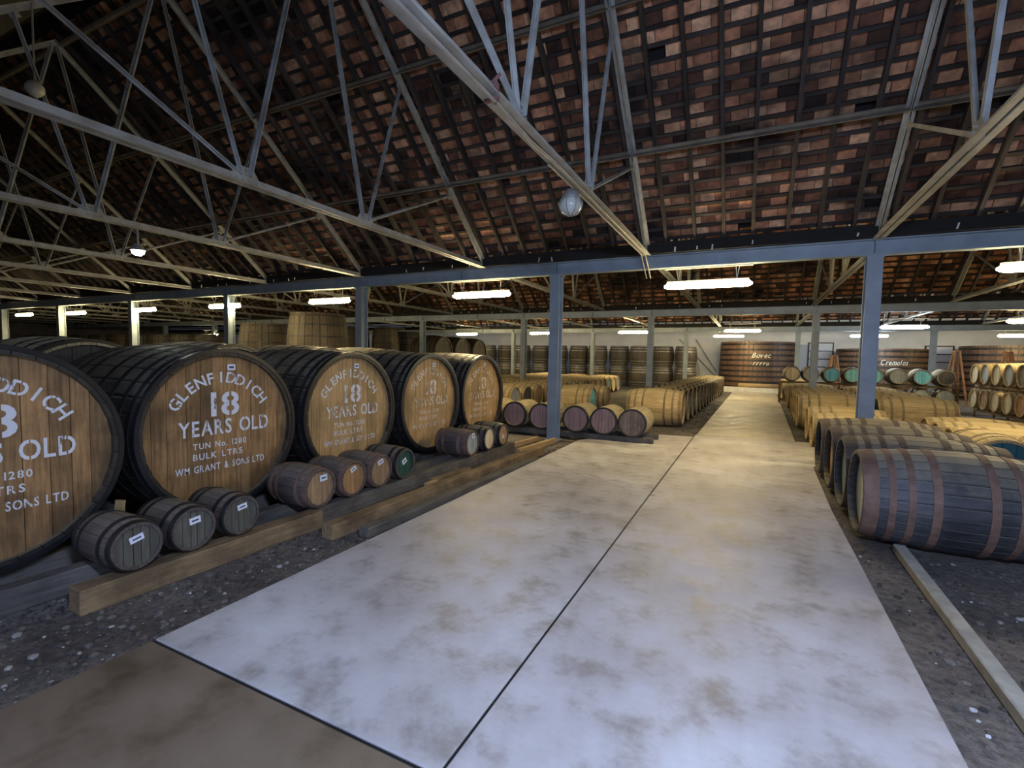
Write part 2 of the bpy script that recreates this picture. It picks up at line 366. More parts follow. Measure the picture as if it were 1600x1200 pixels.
# roofs: three visible bays, each 9 m wide; only their far slopes face the camera
ZV, SL = 3.52, 0.88   # valley height, slope
def zroof(y, y1, bay): return ZV-0.05*bay+SL*(y1-y)
for bay in range(3):
    y0, y1 = 9.0*bay, 9.0*bay+9.0; ym = (y0+y1)/2; zv = ZV-0.05*bay; zr = zv+SL*4.5
    cl = MB()
    # boarding above the tiles: both slopes
    off = 0.36
    for a, b_ in (((y0, zv), (ym, zr)), ((ym, zr), (y1, zv))):
        cl.add([(XL, a[0], a[1]+off), (XR, a[0], a[1]+off), (XR, b_[0], b_[1]+off), (XL, b_[0], b_[1]+off),
                (XL, a[0], a[1]+off+.05), (XR, a[0], a[1]+off+.05), (XR, b_[0], b_[1]+off+.05), (XL, b_[0], b_[1]+off+.05)],
               [(0, 1, 2, 3), (7, 6, 5, 4), (0, 4, 5, 1), (2, 6, 7, 3), (1, 5, 6, 2), (0, 3, 7, 4)])
    ceil = tag(cl.build('ceiling', M['roof_back']), kind='structure')
    # rafters on the far slope
    rl = math.hypot(4.5, SL*4.5); ang = math.atan2(-SL, 1)
    mb = MB(); mb.box((0, 0, 0), (rl, 0.05, 0.11)); rme = mb.mesh('rafter'); rme.materials.append(M['rafter'])
    xs = [XR-0.3-0.455*i for i in range(int((XR-XL-1)/0.455))] if bay < 2 else [XR-0.3-0.455*i for i in range(75)]
    for x in xs:
        o = link('rafter', rme, None, ceil)
        o.matrix_local = Matrix.Translation((x+random.uniform(-.03, .03), (ym+y1)/2, (zr+zv)/2+0.055)) @ Matrix.Rotation(PI/2, 4, 'Z') @ Matrix.Rotation(-ang, 4, 'Y')
    # tiles lying on battens over the rafters
    th = 0.225; nrow = int(rl/0.2); d = Vector((0, 1, -SL)).normalized(); nrm = Vector((0, SL, 1)).normalized()
    tiles = []
    X0 = XL+1 if bay < 2 else -22
    for rI in range(nrow):
        for cI in range(int((XR-X0)/th)):
            x = XR-0.12-cI*th-(th/2 if rI % 2 else 0)
            if random.random() < 0.012: continue
            sdist = 0.1+rI*0.2
            p = Vector((x, ym, zr))+d*sdist+nrm*(0.155+random.uniform(-.012, .008))
            tiles.append((p, random.uniform(-.02, .02), 0.075+random.uniform(-.02, .03), random.random()))
    tiles.sort(key=lambda q: (q[0]-Vector((2.5, 0, H))).length if bay == 0 else 0)
    def tM(p, rz, tilt):
        B = Matrix((Vector((1, 0, 0)), d, nrm)).transposed().to_4x4()
        return Matrix.Translation(p) @ B @ Matrix.Rotation(rz, 4, 'Z') @ Matrix.Rotation(-tilt, 4, 'X')
    # battens under each course of tiles
    bt = MB(); bt.box((0, 0, 0), (XR-XL, 0.05, 0.035)); bme = bt.mesh('batten'); bme.materials.append(M['rafter'])
    Bm = Matrix((Vector((1, 0, 0)), d, nrm)).transposed().to_4x4()
    for rI in range(nrow):
        p = Vector(((XL+XR)/2, ym, zr))+d*(0.19+rI*0.2)+nrm*0.118
        o = link('batten', bme, None, ceil); o.matrix_local = Matrix.Translation(p) @ Bm
    if bay == 0:
        # nearest ones that show in the frame
        def vis(p):
            q = R3 @ (p-Vector((0, 0, H)))
            return q.z > 0.3 and -20 < 800+752*q.x/q.z < 1620 and -20 < 600+752*q.y/q.z < 420
        nearest = [q for q in tiles if vis(q[0])][:300]; idn = set(id(q) for q in nearest); rest = [q for q in tiles if id(q) not in idn]
        mb = MB(); mb.box((0, 0, 0), (th-0.008, 0.25, 0.016), None, 0.0); tme = mb.mesh('tile'); tme.materials.append(M['tile'])
        for p, rz, tilt, v in nearest:
            o = link('tile', tme, None, ceil); o.matrix_local = tM(p, rz, tilt)
    else: rest = tiles
    mb = MB()
    for p, rz, tilt, v in rest:
        Mx = tM(p, rz, tilt); x, y, z = (th-0.008)/2, 0.125, 0.008
        vs = [Mx @ Vector((i*x, j*y, kk*z)) for i in (-1, 1) for j in (-1, 1) for kk in (-1, 1)]
        mb.add(vs, [(0, 1, 3, 2), (4, 6, 7, 5), (0, 4, 5, 1), (2, 3, 7, 6), (0, 2, 6, 4), (1, 5, 7, 3)], v)
    me = mb.mesh('roof_tiles'); o = link('roof_tiles', me, M['tile'], ceil); tag(o, kind='stuff')
    # purlins (steel angles running across) and valley boards
    for yy in ((7.55, 6.12, 4.62) if bay == 0 else (7.55, 6.12)):
        y = y0+yy; z = zroof(y, y1, bay)-0.055
        mb = MB(); mb.bar((XL, y, z), (XR, y, z), 0.09, 0.012, nrm); mb.bar((XL, y-.035, z-.045), (XR, y-.035, z-.045), 0.012, 0.09, nrm)
        mb.build('purlin', M['purlin'], ceil)
    # bright little clips along the valley
cb = MB(); 
for bay in range(2):
    for i in range(60):
        x = 9-i*0.4+random.uniform(-.15, .15); 
        if random.random() < .45: cb.box((x, 9.0*bay+8.81, 3.50-.05*bay+random.uniform(0, .04)), (0.01+random.random()*.015, 0.012, 0.05+random.random()*.04), Matrix.Rotation(random.uniform(-.3, .3), 3, 'Y'))
tag(cb.build('trim_1', M['lamp_body']), kind='structure')

# ------------------------------------------------------------------ steel beams, columns, trusses
ORD = ['first', 'second', 'third', 'fourth', 'fifth', 'sixth', 'seventh', 'eighth', 'ninth', 'tenth', 'eleventh', 'twelfth', 'thirteenth', 'fourteenth', 'fifteenth', 'sixteenth', 'seventeenth', 'eighteenth', 'nineteenth', 'twentieth',
       'twenty-first', 'twenty-second', 'twenty-third', 'twenty-fourth', 'twenty-fifth', 'twenty-sixth']
ROWN = ['nearest', 'middle', 'farthest', 'unseen rear']
XC = [1.6, 1.8, 2.0, 1.5]; COLS = []
for r in (0, 1, 2, -1):
    y = 9.0*(r+1)-(.12 if r < 0 else 0); z = 3.35-0.07*max(r, 0)
    t = thing('cross_beam', ((XL+XR)/2, y, z-.11), 0, 'blue-grey painted steel valley beam on the %s row of columns' % ROWN[r], 'beam', 'steel beams across the warehouse')
    L = (XR-XL)/2
    mb = MB(); mb.box((0, 0, .11), (2*L, 0.012, 0.2)); mb.build('web', M['steel'], t)
    for dz in (0.0, 0.22):
        mb = MB(); mb.box((0, 0, dz), (2*L, 0.16, 0.02)); mb.build('flange', M['steel'], t)
    mb = MB()
    for i in range(26):
        xx = XC[r]-5.1*(i//2)-(2.2 if i % 2 else 0)-(XL+XR)/2
        if abs(xx) < L: mb.box((xx, -0.045, .11), (0.012, 0.075, 0.2)); 
    mb.build('stiffener', M['steel'], t)
    mb = MB(); mb.box((0, 0, .33), (2*L, .34, .19)); mb.build('gutter', M['roof_back'], t)
    xs = [XC[r]+5.1, XC[r]]+[XC[r]-5.1*(i+1) for i in range(8 if r == 0 else 7 if r > 0 else 1)]
    for i, x in enumerate(xs):
        if r == 1 and i == 0: continue
        hgt = z-0.12; COLS.append((x, y))
        t = thing('steel_column', (x, y, -0.06), 0, 'blue-grey I-section steel column, %s from the right in the %s row' % (ORD[i], ROWN[r]), 'column', 'steel columns under the valley beams')
        mb = MB(); mb.box((0, 0, (hgt+.06)/2+.01), (0.012, 0.19, hgt+.04)); mb.build('web', M['steel'], t)
        for s in (-1, 1):
            mb = MB(); mb.box((0, s*0.1, (hgt+.06)/2+.01), (0.2, 0.016, hgt+.04)); mb.build('flange', M['steel'], t)
        mb = MB(); mb.box((0, 0, 0.02), (0.28, 0.28, 0.02)); mb.build('base_plate', M['steel'], t)
        mb = MB(); mb.box((0, 0, hgt+.045), (0.26, 0.24, 0.02)); mb.build('cap_plate', M['steel'], t)

def make_truss():
    t = thing('roof_truss', (0, 0, 0))
    zc = 3.50; y0, y1 = 0.05, 8.95; ym = 4.5; zr = ZV+SL*4.5-0.2
    mt = M['truss']
    mb = MB()   # bottom chord: two angles back to back
    for s in (-1, 1):
        mb.box((s*0.016, ym, zc), (0.010, y1-y0, 0.085)); mb.box((s*0.045, ym, zc-0.040), (0.060, y1-y0, 0.010))
    mb.build('bottom_chord', mt, t)
    def line(y): return 3.52+SL*(9-y)-0.2
    for s in (-1, 1):
        e = 4.5+s*4.45
        mb = MB()
        for q in (-1, 1): mb.bar((q*.012, 4.5, zr), (q*.012, e, 3.50), 0.01, 0.08); mb.bar((q*.035, 4.5, zr+.035), (q*.035, e, 3.50+.035), 0.05, 0.01)
        mb.build('top_chord', mt, t)
        g = 4.5+s*0.93
        A = 4.5+s*1.68; B = 4.5+s*3.1
        zA = 3.52+SL*(4.5-1.68)-.2; zB = 3.52+SL*(4.5-3.1)-.2
        for (yy, zz, w) in ((4.5+s*0.04, zr-.05, .065), (A, zA, .05), (B, zB, .045)):
            mb = MB(); mb.bar((0, g+(.05 if yy > g else -.05), zc+.05), (0, yy, zz), w, 0.010, (1, 0, 0)); mb.bar((0.02, g+(.05 if yy > g else -.05), zc+.05), (0.02, yy, zz), 0.010, w*.8, (1, 0, 0))
            mb.build('strut', mt, t)
        pl = MB(); vs = [(-.16, -.04), (.16, -.04), (.16, .05), (.09, .15), (-.09, .15), (-.16, .05)]; n = 6
        pl.add([(-.006, g+a, zc+b) for a, b in vs]+[(.006, g+a, zc+b) for a, b in vs], [tuple(range(n)), tuple(range(2*n-1, n-1, -1))]+[(i, i+n, (i+1) % n+n, (i+1) % n) for i in range(n)])
        p = pl.build('gusset_plate', mt, t)
        bl = MB()
        for a, b in ((-.12, 0), (-.04, 0), (.04, 0), (.12, 0), (-.07, .08), (.07, .08), (0, .11), (0, .06)):
            for q in (-1, 1): bl.cyl((q*.022, g+a, zc+b), (q*.034, g+a, zc+b), .013, 6)
        tag(bl.build('bolts', mt, p), kind='stuff')
        for yy, zz in ((A, zA), (B, zB)):
            q = MB(); q.box((0, yy, zz), (0.012, .12, .12), Matrix.Rotation(0.7, 3, 'X')); q.build('node_plate', mt, t)
    return t
proto = make_truss()
first = True
for bay in range(3):
    x0 = (1.62, 1.7, 1.9)[bay]
    xs = [x0+3.37*2, x0+3.37]+[x0-3.37*i for i in range(15 if bay < 2 else 8)]
    for i, x in enumerate(xs):
        if bay == 0 and i == 0: continue
        o = proto if first else copy_tree(proto); first = False
        o.location = (x, 9.0*bay, -0.05*bay)
        tag(o, 'grey steel roof truss, %s from the right in the %s roof bay from here' % (ORD[i], ORD[bay]), 'truss', 'steel roof trusses')
# conduit clipped under the nearest truss chord, with clamp and globe lamp
XT = 1.62-3.37
mb = MB(); pts = [(XT+.03, 0.2, 3.425), (XT+.03, 3.2, 3.425), (XT+.03, 3.75, 3.40), (XT+.03, 4.3, 3.425), (XT+.03, 8.6, 3.425), (XT+.03, 9.15, 3.1)]
for a, b in zip(pts, pts[1:]): mb.cyl(a, b, 0.014, 8)
for a, b in zip(pts[3:], pts[4:]): mb.cyl((a[0]-.07, a[1], a[2]), (b[0]-.07, b[1], b[2]), 0.010, 8)
tag(mb.build('conduit', M['conduit']), 'grey cable conduit clipped under the truss chord over the path', 'conduit')
mb = MB(); mb.box((XT, 3.12, 3.49), (0.11, 0.03, 0.12)); mb.cyl((XT-.04, 3.12, 3.54), (XT+.07, 3.12, 3.61), .012, 8); mb.cyl((XT+.03, 3.12, 3.41), (XT+.03, 3.12, 3.57), .014, 8)
tag(mb.build('pipe_clamp', M['clamp']), 'rusty red clamp gripping the nearest truss chord', 'clamp')
t = thing('bulkhead_lamp', (XT-.04, 4.95, 3.22), 0, 'unlit globe lamp with ribbed glass hanging under the nearest truss chord', 'lamp')
mb = MB(); mb.lathe([(0.0, .17), (.05, .17), (.09, .12), (.10, .08), (.10, .06), (0, .06)], 16); mb.build('lamp_holder', M['conduit'], t, True)
mb = MB()
for i in range(16):
    pass
prof = [(.10, .06), (.122, .02), (.118, -.02), (.09, -.07), (.045, -.098), (0.001, -.105)]
mb.lathe(prof, 20); o = mb.build('glass_globe', M['glass'], t, True)
mb = MB()
for i in range(4):
    a = PI*i/4
    for s in (-1, 1):
        p = [(s*r*1.1*math.cos(a), s*r*1.1*math.sin(a), z) for r, z in prof]
        for q, w in zip(p, p[1:]): mb.cyl(q, w, .004, 5)
mb.build('wire_guard', M['conduit'], t)
# small flood lamp and an unlit one among the left trusses
t = thing('flood_lamp', (-8.5, 4.15, 3.12), 0, 'lit round flood lamp glaring among the trusses at upper left', 'lamp')
mb = MB(); mb.cyl((0, 0, 0.0), (0, 0, .10), .10, 14, r2=.05); mb.cyl((0, 0, .1), (0, 0, .32), .015, 8); mb.build('lamp_housing', M['conduit'], t)
mb = MB(); mb.lathe([(.09, 0), (.075, -.045), (.04, -.07), (.001, -.075)], 14); mb.build('lamp_lens', M['bulb'], t, True)
t = thing('globe_lamp', (-8.47, 3.0, 4.95), 0, 'unlit pale globe lamp high in the dark roof at far upper left', 'lamp')
mb = MB(); mb.lathe([(.001, .10), (.06, .09), (.10, .03), (.10, -.03), (.06, -.08), (.001, -.1)], 14); mb.build('glass_globe', M['glass'], t, True)
mb = MB(); mb.cyl((0, 0, .09), (0, 0, 1.2), .012, 6); mb.build('drop_rod', M['conduit'], t)

# ------------------------------------------------------------------ fluorescent lamps
def make_lamp(cool='lamp', L=1.42):
    t = thing('fluorescent_lamp', (0, 0, 0))
    mb = MB(); n = 12; prof = []
    # rounded trough diffuser, tapered ends
    secs = [(-L/2, .35), (-L/2+.05, .85), (-L/2+.12, 1), (L/2-.12, 1), (L/2-.05, .85), (L/2, .35)]
    vs = []
    for x, s in secs:
        for i in range(n):
            a = 2*PI*i/n; vs.append((x, .075*s*math.cos(a), .055*s*math.sin(a)))
    fs = [(k*n+i, k*n+(i+1) % n, (k+1)*n+(i+1) % n, (k+1)*n+i) for k in range(5) for i in range(n)]+[tuple(range(n-1, -1, -1)), tuple(range(5*n, 6*n))]
    mb.add(vs, fs); mb.build('diffuser', M[cool], t, True)
    mb = MB(); mb.box((0, 0, .068), (L*.93, .10, .03)); mb.build('housing', M['lamp_body'], t)
    for s in (-1, 1):
        mb = MB(); mb.bar((s*L*.33, -.0, .08), (s*L*.33+s*.04, -.04, .30), .008, .008); mb.bar((s*L*.33, .0, .08), (s*L*.33-s*.02, .04, .30), .008, .008); mb.build('hanger', M['lamp_body'], t)
    mb = MB(); mb.box((0, 0, .305), (L*1.0, .08, .02)); mb.build('batten', M['lamp_body'], t)
    return t
lp = make_lamp(); lc = make_lamp('lamp_cool'); ld = make_lamp('lamp_day')
def nat(u, y):   # world x met by picture column u at distance y on the eye-level plane
    d = R3.transposed() @ Vector((u-800, -45, 752)); return d.x/d.y*y
lamps = [(-.74, 9.05, 2.915, 0, 'first lit tube lamp under the nearest beam, above the path'), (-5.26, 9.05, 2.915, 0, 'lit tube lamp under the nearest beam, just left of the path-side column'),
         (-9.75, 9.05, 2.93, 0, 'lit tube lamp under the nearest beam, left of the second column'), (-14.0, 9.05, 2.93, 0, 'lit tube lamp behind the column above the second tun'),
         (-18.3, 9.05, 2.93, 0, 'lit tube lamp under the nearest beam, third from the left edge'), (-22.9, 9.05, 2.93, 0, 'lit tube lamp under the nearest beam, second from the left edge'),
         (-27.2, 9.05, 2.96, 0, 'lit tube lamp under the nearest beam at the left edge'), (3.72, 9.05, 2.95, 0, 'lit tube lamp at the right edge of the picture, nearest of those on the right'),
         (.95, -0.1, 2.93, 2, 'daylight tube lamp under the beam behind the viewpoint'),
         (-1.07, 27.05, 2.87, 0, 'lit tube lamp over the far end of the path, left one of the overlapping pair'), (nat(1158, 22.9), 22.9, 2.90, 0, 'lit tube lamp over the far end of the path, right one of the overlapping pair'),
         (nat(1410, 22), 22.0, 2.95, 1, 'cool white lit tube lamp right of the big blue-grey column'), (4.8, 27.05, 2.87, 1, 'lit tube lamp half hidden behind the big blue-grey column'),
         (nat(988, 23.5), 23.5, 2.90, 0, 'lit tube lamp before the dark puncheons right of the near column'), (nat(846, 24), 24.0, 2.90, 0, 'lit tube lamp just left of the near column, before the dark puncheons'),
         (nat(729, 24.5), 24.5, 2.90, 0, 'small lit tube lamp above the farthest of the lettered tuns'), (9.9, 27.05, 2.87, 0, 'lit tube lamp above the right-hand cask racks'),
         (7.0, 18.05, 2.84, 0, 'lit tube lamp hanging high above the right-hand cask rack'), (nat(329, 18), 18.05, 2.55, 0, 'small lit lamp seen between columns above the second tun')]
LS = {0: True, 1: True, 2: True}
for x, y, z, c, lab in lamps:
    src = (lp, lc, ld)[c]; key = c
    o = src if LS[key] else copy_tree(src); LS[key] = False
    o.location = (x, y, z); 
    if y in (22.9, 22.0, 23.5, 24.0, 24.5):
        # these hang on chains from the roof
        mb = MB(); zz = ZV-.1+SL*min(y-18, 27-y)+.1-z
        for s in (-1, 1): mb.cyl((s*.4, 0, .3), (s*.4, 0, zz), .006, 5)
        ch = mb.mesh('hanging_chain'); link('hanging_chain', ch, M['conduit'], o)
    tag(o, lab, 'lamp', 'fluorescent tube lamps')

# ------------------------------------------------------------------ casks
def rprof(x, L, Rb, Rh): u = (x+L/2)/(L/2); return Rb-(Rb-Rh)*u*u
def stave_piece(mb, a0, a1, L, Rb, Rh, th, seg, zc, var):
    da = a1-a0; e = da*0.07; offs = [(a0+e*.3, -0.005*min(1, Rb)), (a0+e*2, 0), (a1-e*2, 0), (a1-e*.3, -0.005*min(1, Rb))]
    vs = []
    for k in range(seg+1):
        x = -L*k/seg; r = rprof(x, L, Rb, Rh)
        for a, dr in offs: vs.append((x, (r+dr)*math.cos(a), (r+dr)*math.sin(a)+zc))
        for a in (a1-e*.3, a0+e*.3): vs.append((x, (r-th)*math.cos(a), (r-th)*math.sin(a)+zc))
    fs = []
    for k in range(seg):
        for i in range(6):
            j = (i+1) % 6; fs.append((k*6+i, k*6+j, (k+1)*6+j, (k+1)*6+i))
    fs += [tuple(range(5, -1, -1)), tuple(range(seg*6, seg*6+6))]
    mb.add(vs, fs, var)
def head_board(mb, y0, y1, Rr, xf, th, zc, var, nseg=5):
    g = 0.0025; y0 += g; y1 -= g
    top = []; bot = []
    for i in range(nseg+1):
        y = y0+(y1-y0)*i/nseg; h = math.sqrt(max(0.0004, Rr*Rr-y*y)); top.append((y, h)); bot.append((y, -h))
    ring = bot+top[::-1]; n = len(ring)
    mb.add([(xf, y, z+zc) for y, z in ring]+[(xf-th, y, z+zc) for y, z in ring],
           [tuple(range(n)), tuple(range(2*n-1, n-1, -1))]+[(i, i+n, (i+1) % n+n, (i+1) % n) for i in range(n)], var)
def ring_hoop(x, w, L, Rb, Rh, zc, t=0.006, n=36):
    mb = MB(); r0 = rprof(x+w/2, L, Rb, Rh); r1 = rprof(x-w/2, L, Rb, Rh)
    pr = [(r0+t, x+w/2), (r1+t, x-w/2), (r1-.004, x-w/2), (r0-.004, x+w/2)]
    vs = []
    for r, xx in pr:
        for i in range(n):
            a = 2*PI*i/n; vs.append((xx, r*math.cos(a), r*math.sin(a)+zc))
    fs = [(k*n+i, k*n+(i+1) % n, ((k+1) % 4)*n+(i+1) % n, ((k+1) % 4)*n+i) for k in range(4) for i in range(n)]
    mb.add(vs, fs); return mb
def cask(name, L, Rb, Rh, ns, nb, ms, mh, mhoop, hoops, single=False, seg=8, th=None, rec=0.035, rot=0.0, chime=None, head_rot=0):
    """cask on its side: front head at x=0 facing +x, resting on z=0"""
    t = thing(name, (0, 0, 0)); th = th or Rb*0.07; zc = Rb; rnd = random.Random(sum(map(ord, name))+int(L*100))
    da = 2*PI/ns
    if single:
        mb = MB(); stave_piece(mb, -da/2, da/2, L, Rb, Rh, th, seg, 0, 0.0)
        bm = bmesh.new(); me = mb.mesh('stave', False); bm.from_mesh(me); bmesh.ops.recalc_face_normals(bm, faces=bm.faces); bm.to_mesh(me); bm.free(); me.materials.append(ms)
        for i in range(ns):
            o = link('stave', me, None, t); o.location = (0, 0, zc); o.rotation_euler = (da*i, 0, 0); kid(o, t)
    else:
        mb = MB()
        for i in range(ns): stave_piece(mb, da*i, da*(i+1), L, Rb, Rh, th, seg, zc, rnd.random())
        mb.build('staves', ms, t)
    Rr = Rh-th*0.6
    # head boards with unequal widths
    ws = [rnd.uniform(.75, 1.25) for _ in range(nb)]; sw = sum(ws); y = -Rr+.004; hb = MB()
    for i, w in enumerate(ws):
        y2 = y+(2*Rr-.008)*w/sw; dx = rnd.uniform(-.002, .002)
        if single:
            mb = MB(); head_board(mb, y, y2, Rr, -rec+dx, 0.02, zc, rnd.random()); mb.build('head_board', mh, t)
        else: head_board(hb, y, y2, Rr, -rec+dx, 0.02, zc, rnd.random())
        y = y2
    if not single: hb.build('head', mh, t)
    bh = MB(); bh.lathe([(0.001, -L+rec), (Rr, -L+rec), (Rr, -L+rec+.02), (.001, -L+rec+.02)], 24, 'X'); 
    bh.v = [(x, y_, z+zc) for x, y_, z in bh.v]; bh.build('rear_head', mh, t)
    for hx, hw in hoops:
        ring_hoop(hx, hw, L, Rb, Rh, zc, n=40 if single else 28).build('hoop', mhoop, t, False)
    if chime:
        mb = MB(); r0 = Rh+.002; n = 48
        pr = [(r0+.012, .004), (r0+.012, -.05), (r0-.02, -.05), (Rr-.012, -rec+.001), (Rr-.008, -rec+.004), (Rh-.02, .006)]
        vs = [(x, r*math.cos(2*PI*i/n), r*math.sin(2*PI*i/n)+zc) for r, x in pr for i in range(n)]; m_ = len(pr)
        mb.add(vs, [(k*n+i, k*n+(i+1) % n, ((k+1) % m_)*n+(i+1) % n, ((k+1) % m_)*n+i) for k in range(m_) for i in range(n)])
        mb.build('rim', chime, t)
    return t
# stencil glyphs -----------------------------------------------------
GL = {}
def glyph(ch, shear=0.0):
    key = (ch, shear)
    if key in GL: return GL[key]
    cu = bpy.data.curves.new('g', 'FONT'); cu.body = ch; cu.size = 1.0; cu.offset = 0.018; cu.shear = shear; cu.resolution_u = 3
    o = bpy.data.objects.new('g', cu); C.objects.link(o); dg = bpy.context.evaluated_depsgraph_get()
    me = bpy.data.meshes.new_from_object(o.evaluated_get(dg)); bpy.data.objects.remove(o); bpy.data.curves.remove(cu)
    bm = bmesh.new(); bm.from_mesh(me); bpy.data.meshes.remove(me)
    xs = [v.co.x for v in bm.verts]; x0, x1 = min(xs), max(xs)
    if ch in 'GODCBR8A' and shear == 0:
        cx = (x0+x1)/2; w = 0.028
        for px in (cx-w, cx+w):
            bmesh.ops.bisect_plane(bm, geom=list(bm.verts)+list(bm.edges)+list(bm.faces), plane_co=(px, 0, 0), plane_no=(1, 0, 0))
        dl = [f for f in bm.faces if abs(f.calc_center_median().x-cx) < w*.95]
        bmesh.ops.delete(bm, geom=dl, context='FACES')
    bm.verts.index_update()
    vs = [(v.co.x-x0, v.co.y) for v in bm.verts]; fs = [tuple(v.index for v in f.verts) for f in bm.faces]; bm.free()
    GL[key] = (vs, fs, x1-x0); return GL[key]
def text_line(mb, s, cy, cz, h, width=None, x=0.0, shear=0.0, sp=0.10):
    sz = h/0.70; adv = []; tot = 0
    for ch in s:
        w = 0.32 if ch == ' ' else glyph(ch, shear)[2]; adv.append((ch, tot, w)); tot += w+sp
    tot -= sp; k = sz if width is None else width/tot
    for ch, a, w in adv:
        if ch == ' ': continue
        vs, fs, _ = glyph(ch, shear)
        mb.add([(x, cy+(a+vx-tot/2)*k, cz-h/2+vy*sz) for vx, vy in vs], fs)
def text_arc(mb, s, R, a0, a1, h, x, cz):
    sz = h/0.70; n = len(s)
    for i, ch in enumerate(s):
        a = math.radians(a0+(a1-a0)*i/(n-1)); vs, fs, w = glyph(ch)
        out = Vector((math.cos(a), math.sin(a))); rt = Vector((math.sin(a), -math.cos(a)))
        mb.add([(x, *(out*(R+vy*sz-h/2)+rt*((vx-w/2)*sz)+Vector((0, cz)))) for vx, vy in vs], fs)
# large tuns ---------------------------------------------------------
TR, TH, TL = 0.778, 0.735, 1.75
tuns = [(1.24, 'tun_head', 'paint_good', 'nearest large tun, cut by the left edge, painted YEARS OLD on dark brown boards'),
        (2.80, 'tun_head', 'paint_good', 'second large tun from the left with 18 YEARS OLD in crisp white stencil'),
        (4.41, 'tun_head_pale', 'paint_worn', 'middle of the five front tuns, golden head with worn white lettering'),
        (6.04, 'tun_head_pale', 'paint_faded', 'fourth front tun from the left, pale head with smeared faded lettering'),
        (7.62, 'tun_head_pale', 'paint_faded', 'farthest of the five front tuns, narrow in view beside the pink-headed hogsheads')]
for i, (y, mh, mp, lab) in enumerate(tuns):
    t = cask('large_tun', TL, TR, TH, 34, (12, 11, 11, 12, 12)[i], M['tun_stave'], M[mh], M['hoop_dark'],
             [(-.12, .05), (-.26, .05), (-.46, .05), (-.70, .05), (-1.05, .05), (-1.29, .05), (-1.49, .05), (-1.64, .05)], True, 10, 0.05, 0.055, chime=M['rim'])
    t.location = (-4.33, y, 0.10); tag(t, lab, 'barrel', 'large whisky tuns with stencilled heads')
    zc = TR; x = -0.055+.004
    mb = MB(); text_arc(mb, 'GLENFIDDICH', .485, 148, 34, .098, x, zc); mb.build('lettering', M[mp], t)
    mb = MB(); text_line(mb, '18', .03, zc+.24, .215, .27, x, sp=.12); text_line(mb, 'YEARS OLD', .04, zc+.03, .135, .86, x); mb.build('lettering', M[mp], t)
    mb = MB(); text_line(mb, 'TUN No. 1280', -.02, zc-.13, .052, .50, x, sp=.16); text_line(mb, 'BULK LTRS', -.04, zc-.225, .055, .46, x, sp=.18)
    text_line(mb, 'WM GRANT & SONS LTD', .0, zc-.335, .062, .84, x, sp=.14); mb.build('lettering', M[mp], t)
    if i: 
        mb = MB(); mb.box((x+.002, .09, zc+.575), (.004, .075, .055)); p = mb.build('paper_label', M['white'], t)
        mb = MB(); mb.box((x+.005, .09, zc+.575), (.002, .045, .02)); o = mb.build('print', M['ink'], p)
# second row of tuns behind, pale weathered staves
for i, y in enumerate((1.0, 2.62, 4.24, 5.86, 7.48)):
    t = cask('large_tun', TL, TR, TH, 34, 11, M['tun_pale'], M['h_dark'], M['hoop_dark'], [(-.12, .05), (-.34, .05), (-.6, .05), (-1.15, .05), (-1.4, .05), (-1.63, .05)], False, 10, .05, .055, chime=M['rim'])
    t.location = (-6.35, y, 0.18); tag(t, 'pale weathered tun in the second row behind the lettered tuns, %s from the left' % ORD[i], 'barrel', 'tuns in the second row')

# timber rails -------------------------------------------------------
def timber(a, b, w, h, mat, lab, z=-0.06, name='timber_rail', cat='timber', grp='timbers under the tuns and casks'):
    mb = MB(); a = Vector(a); b = Vector(b); L = (b-a).length; mb.box((0, L/2, h/2), (w, L, h))
    o = mb.build(name, mat); o.location = (a.x, a.y, z); o.rotation_euler = (0, 0, math.atan2(-(b.x-a.x), (b.y-a.y)))
    bv = o.modifiers.new('b', 'BEVEL'); bv.width = .008; bv.segments = 1
    return tag(o, lab, cat, grp)
timber((-4.62, 0.2), (-4.62, 8.6), .16, .155, M['timber_grey'], 'dark timber rail under the front of the large tuns')
timber((-5.75, 0.2), (-5.75, 8.6), .16, .155, M['timber_grey'], 'dark timber rail under the back of the large tuns')
timber((-6.65, -0.4), (-6.65, 8.4), .16, .24, M['timber_grey'], 'timber rail under the second row of tuns, front')
timber((-7.8, -0.4), (-7.8, 8.4), .16, .24, M['timber_grey'], 'timber rail under the second row of tuns, back')
timber((-3.72, 1.42), (-3.66, 3.25), .16, .165, M['timber'], 'nearest timber rail carrying the three olive-headed small casks')
timber((-3.74, 3.27), (-3.74, 7.6), .13, .165, M['timber_grey'], 'timber rail carrying the middle and far small casks')
timber((-3.32, 3.05), (-3.18, 7.6), .14, .14, M['timber'], 'long brown timber beam in front of the small casks')
timber((-3.08, 3.25), (-2.99, 6.9), .12, .09, M['timber_grey'], 'grey timber lying nearest the edge of the concrete path')
timber((-3.55, 4.95), (-3.50, 5.75), .11, .10, M['timber'], 'short timber lying between the green cask and the striped cask')
timber((-3.50, 7.35), (-3.36, 8.75), .07, .10, M['plank'], 'pale thin timber near the foot of the steel column')
timber((-3.85, 7.65), (-3.75, 8.8), .07, .09, M['plank'], 'pale thin timber beneath the far pink-headed hogsheads')
timber((-4.12, 0.9), (-4.05, 7.5), .12, .165, M['timber_grey'], 'dark rear rail carrying the small casks')
mb = MB(); mb.box((0, 0, .05), (.06, .20, .16)); o = mb.build('wood_block', M['plank']); o.location = (-3.42, 4.75, -.06); tag(o, 'small pale offcut block on the timbers right of the green cask', 'wood block')
mb = MB(); mb.box((0, 0, .18), (.06, .03, .36)); o = mb.build('wood_wedge', M['plank']); o.location = (-4.20, 1.86, .11); o.rotation_euler = (-.12, 0, .3); tag(o, 'pale wooden wedge tucked between the first two tuns', 'wedge')
